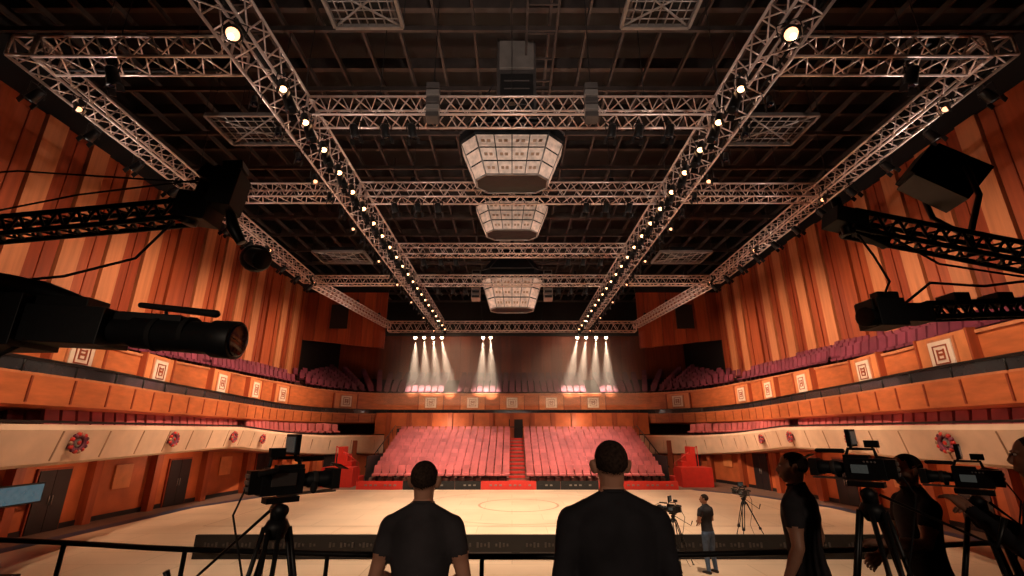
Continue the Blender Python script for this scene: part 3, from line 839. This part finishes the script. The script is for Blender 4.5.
def left_extra(b):
    b.box((-2.05, 2.70, 4.68), (.22, .18, .18), M_plast, rot=(0, .15, 0))
    b.tube((-2.1, 2.7, 4.57), (-2.04, 2.7, 4.90), .045, M_blackm, n=12)
    b.box((-1.87, 2.68, 4.80), (.15, .20, .26), M_plast, rot=(0, .12, .2))
    b.box((-1.98, 2.68, 4.90), (.13, .16, .10), M_plast, rot=(0, .5, .2))
    b.box((-1.84, 2.66, 4.96), (.12, .12, .06), M_blackm, rot=(0, -.2, .2))
    b.path([(-1.87, 2.72, 4.70), (-1.82, 2.72, 4.56), (-1.76, 2.74, 4.46)], [.025, .04, .03], M_blackm, n=10)
    b.ell((-1.66, 2.76, 4.36), (.095, .09, .09), M_plast, 16, 10)
    b.path([(-1.66, 2.72, 4.36), (-1.57, 2.68, 4.32)], [.06, .065], M_blackm, n=14)
    b.path([(-2.2, 2.7, 4.6), (-2.3, 2.6, 4.3), (-2.6, 2.5, 4.15), (-2.9, 2.5, 4.12)], .009, M_rubber, n=6)
    b.path([(-3.6, 2.75, 4.66), (-2.9, 2.72, 4.80), (-2.1, 2.7, 4.90)], .007, M_rubber, n=6)
    b.path([(-5, 2.8, 4.9), (-3.4, 2.75, 5.0), (-2.1, 2.7, 4.88)], .007, M_rubber, n=6)
    b.box((-2.45, 2.46, 3.84), (.55, .22, .20), M_plast, rot=(0, .05, 0))
    b.box((-2.74, 2.46, 3.86), (.28, .28, .28), M_plast)
    b.box((-2.46, 2.46, 3.97), (.30, .14, .06), M_plast, rot=(0, .05, 0))
    b.path([(-2.20, 2.46, 3.82), (-2.08, 2.46, 3.812), (-2.06, 2.46, 3.812), (-1.64, 2.46, 3.775), (-1.62, 2.46, 3.775), (-1.50, 2.46, 3.765)], [.075, .075, .088, .088, .102, .104], M_plast, n=24)
    b.path([(-1.50, 2.46, 3.765), (-1.49, 2.46, 3.764)], [.09, .085], M_glassl, n=24)
    for x in (-1.95, -1.78): b.path([(x, 2.46, 3.802), (x+.03, 2.46, 3.80)], .094, M_rubber, n=24)
    b.box((-2.0, 2.46, 3.885), (.40, .10, .05), M_plast, rot=(0, .07, 0))
    b.path([(-2.04, 2.42, 3.955), (-1.62, 2.42, 3.905)], [.016, .022], M_rubber, n=10, round_=True)
    b.tube((-1.9, 2.44, 3.88), (-1.9, 2.42, 3.945), .01, M_blackm)
    b.path([(-2.95, 2.50, 4.10), (-2.7, 2.5, 4.06), (-2.4, 2.48, 3.98)], [.07, .06, .03], M_plast, n=10)
    b.box((-3.05, 2.5, 3.92), (.4, .3, .26), M_plast, rot=(0, .2, 0))
    b.path([(-2.6, 2.4, 3.74), (-2.8, 2.4, 3.62), (-3.2, 2.5, 3.7), (-3.8, 2.7, 3.9)], .012, M_rubber, n=6)
    b.tube((-5, 2.8, 4.3), (-3.1, 2.5, 4.0), .06, M_blackm, n=10); b.tube((-5, 2.8, 3.9), (-3.0, 2.5, 3.85), .06, M_blackm, n=10)
jib(-1, 'camera_crane', [((-5.0, 2.8, 4.42), (-2.12, 2.70, 4.66), .12)], left_extra)
def right_extra(b):
    b.box((2.2, 2.74, 4.62), (.20, .16, .11), M_plast, rot=(0, .25, 0))
    b.tube((2.2, 2.74, 4.52), (2.17, 2.74, 4.78), .03, M_blackm, n=12)
    b.box((2.33, 2.74, 4.52), (.26, .05, .08), M_plast, rot=(0, .5, 0))
    R = Euler((.1, .72, -.25)).to_matrix()
    c = Vector((3.0, 2.8, 4.97))
    b.box(c, (.34, .26, .27), M_plast, rot=R)
    b.box(c+R @ Vector((-.18, 0, 0)), (.04, .23, .23), M_rubber, rot=R)
    b.box(c+R @ Vector((.0, 0, .145)), (.22, .18, .03), M_blackm, rot=R)
    for k in (-1, 1): b.box(c+R @ Vector((.05, k*.14, 0)), (.12, .02, .06), M_blackm, rot=R)
    b.path([(2.99, 2.63, 4.97), (3.02, 2.63, 4.75), (3.05, 2.78, 4.55)], .018, M_blackm, n=8)
    b.path([(2.99, 2.97, 4.97), (3.02, 2.97, 4.75), (3.05, 2.82, 4.55)], .018, M_blackm, n=8)
    b.tube((3.05, 2.8, 4.58), (3.05, 2.8, 4.40), .026, M_blackm)
    b.box((2.42, 2.9, 4.02), (.18, .2, .18), M_plast); b.box((2.34, 2.9, 4.05), (.05, .14, .12), M_black)
    b.path([(2.33, 2.86, 3.99), (2.26, 2.84, 3.99)], [.055, .065], M_plast, n=16)
    b.box((2.60, 2.9, 4.02), (.2, .16, .12), M_plast); b.box((2.47, 2.9, 4.14), (.14, .07, .06), M_plast)
    b.path([(2.6, 2.9, 4.1), (2.8, 2.9, 4.24), (3.1, 2.85, 4.20), (3.5, 2.85, 4.25)], .010, M_rubber, n=6)
    b.path([(2.25, 2.74, 4.55), (2.3, 2.7, 4.35), (2.4, 2.75, 4.2), (2.45, 2.9, 4.12)], .008, M_rubber, n=6)
    b.path([(2.2, 2.74, 4.7), (2.7, 2.7, 4.30), (3.4, 2.7, 4.18), (5, 2.8, 4.2)], .008, M_rubber, n=6)
    for k in range(4): b.box((2.9+k*.28, 2.88, 4.11), (.1, .14, .08), M_plast)
jib(1, 'camera_crane', [((5.0, 2.8, 4.02), (2.22, 2.74, 4.60), .13), ((5.0, 2.8, 4.10), (2.7, 2.9, 4.04), .09)], right_extra)

# ------------------------------------------------------------------ haze volume
me_b = MB(); me_b.box((0, 39.4, 8.0), (21.0, 8.4, 5.6), M_black); ob = me_b.build('stage_haze')
m = bpy.data.materials.new('haze'); m.use_nodes = True; nt = m.node_tree
for n in list(nt.nodes):
    if n.type != 'OUTPUT_MATERIAL': nt.nodes.remove(n)
v = nt.nodes.new('ShaderNodeVolumeScatter'); v.inputs['Density'].default_value = 0.06; v.inputs['Color'].default_value = (1, .9, .8, 1)
nt.links.new(v.outputs[0], nt.nodes['Material Output'].inputs['Volume'])
ob.data.materials.clear(); ob.data.materials.append(m)
# ------------------------------------------------------------------ lights
def spot(name, loc, aim, power, ang=70, blend=.8, col=(1, .66, .40), size=.08):
    l = bpy.data.lights.new(name, 'SPOT'); l.energy = power; l.spot_size = math.radians(ang); l.spot_blend = blend
    l.color = col; l.shadow_soft_size = size
    o = bpy.data.objects.new(name, l); o.location = loc
    o.rotation_euler = (Vector(aim)-Vector(loc)).to_track_quat('-Z', 'Y').to_euler(); sc.collection.objects.link(o)
for sx in (-1, 1):
    for y, p in ((11, 2700), (17, 3000), (23, 3000), (29, 1900)):
        spot('court_spot', (sx*4.9, y, 10.3), (sx*3.5, y+2.5, 0), p, 85, col=(1, .79, .58))
    for y, p in ((9, 200), (14, 700), (19, 1150), (24.5, 1300), (31, 1300)):
        spot('wall_wash', (sx*10.9, y, 10.3), (sx*17, y+1.5, 7.4), p, 100, 1, col=(1, .65, .39))
    for y, p in ((9, 1900), (14.5, 2900), (20, 3300), (25.5, 3800)):
        spot('fascia_wash', (sx*5.9, y, 10.3), (sx*13.0, y+3, 3.6), p, 68, 1, col=(1, .70, .46))
    for y in (12, 17, 22, 27):
        spot('under_balcony_light', (sx*13.6, y, 2.35), (sx*15.6, y, .2), 90, 140, 1, col=(1, .6, .35))
    spot('grandstand_spot', (sx*4.5, 24, 10.3), (sx*4.5, 32.5, 1.5), 3400, 50, 1, col=(1, .78, .64))
    spot('back_fascia_spot', (sx*5.0, 30, 10.3), (sx*5.5, 39.6, 4.6), 2900, 75, 1, col=(1, .68, .44))
    spot('added_rear_wall_fill', (sx*5.2, 36.4, 3.8), (sx*5.2, 38.3, 3.2), 130, 150, 1, col=(1, .62, .36))  # added fill, lifts the dark wall behind the grandstand; no fixture here
    spot('added_back_wall_fill', (sx*6.0, 40.5, 13), (sx*6.0, 45, 8.5), 420, 110, 1, col=(1, .6, .36))  # added fill to brighten the back wall wood; no fixture modelled
    for y in (10, 18, 27):
        spot('added_truss_fill', (sx*14.5, y, 7.0), (sx*3, y+1, 12), 1500, 80, 1, col=(1, .80, .68))  # added fill aimed up so the trusses read light; no real fixture
    spot('added_platform_fill', (sx*2.6, -3.2, 4.5), (sx*1.0, 3.2, 2.5), 230, 44, 1, col=(1, .74, .55), size=.2)  # added fill behind the camera, brightens the foreground men and gear
spot('added_ceiling_fill', (0, -2.4, 6.5), (0, 12, 13.9), 2600, 66, 1, col=(1, .82, .70), size=.2)  # added front fill for speaker column and truss faces, source is invented
spot('court_spot', (0, 16, 10.3), (0, 20, 0), 3000, 85, col=(1, .81, .60))
for x in BX:
    c = -6.6 if x < -4 else (-2 if x < 0 else 6.3)
    spot('beam_spot', (x, 36.0, TZ-1.15), (x+(x-c)*.7+(.3 if x > 0 else -.3), 41.5, 5.2), 16000, 19, 1, col=(1, .76, .56), size=.05)
w = bpy.data.worlds.new('world'); sc.world = w; w.use_nodes = True
w.node_tree.nodes['Background'].inputs[0].default_value = (.02, .012, .008, 1); w.node_tree.nodes['Background'].inputs[1].default_value = .6
# ------------------------------------------------------------------ camera
cd = bpy.data.cameras.new('camera'); cd.lens = 16; cd.sensor_width = 36; cd.clip_end = 200
co = bpy.data.objects.new('camera', cd); co.location = (0, 0, 3.3); co.rotation_euler = (math.radians(90+17.3), 0, 0)
sc.collection.objects.link(co); sc.camera = co
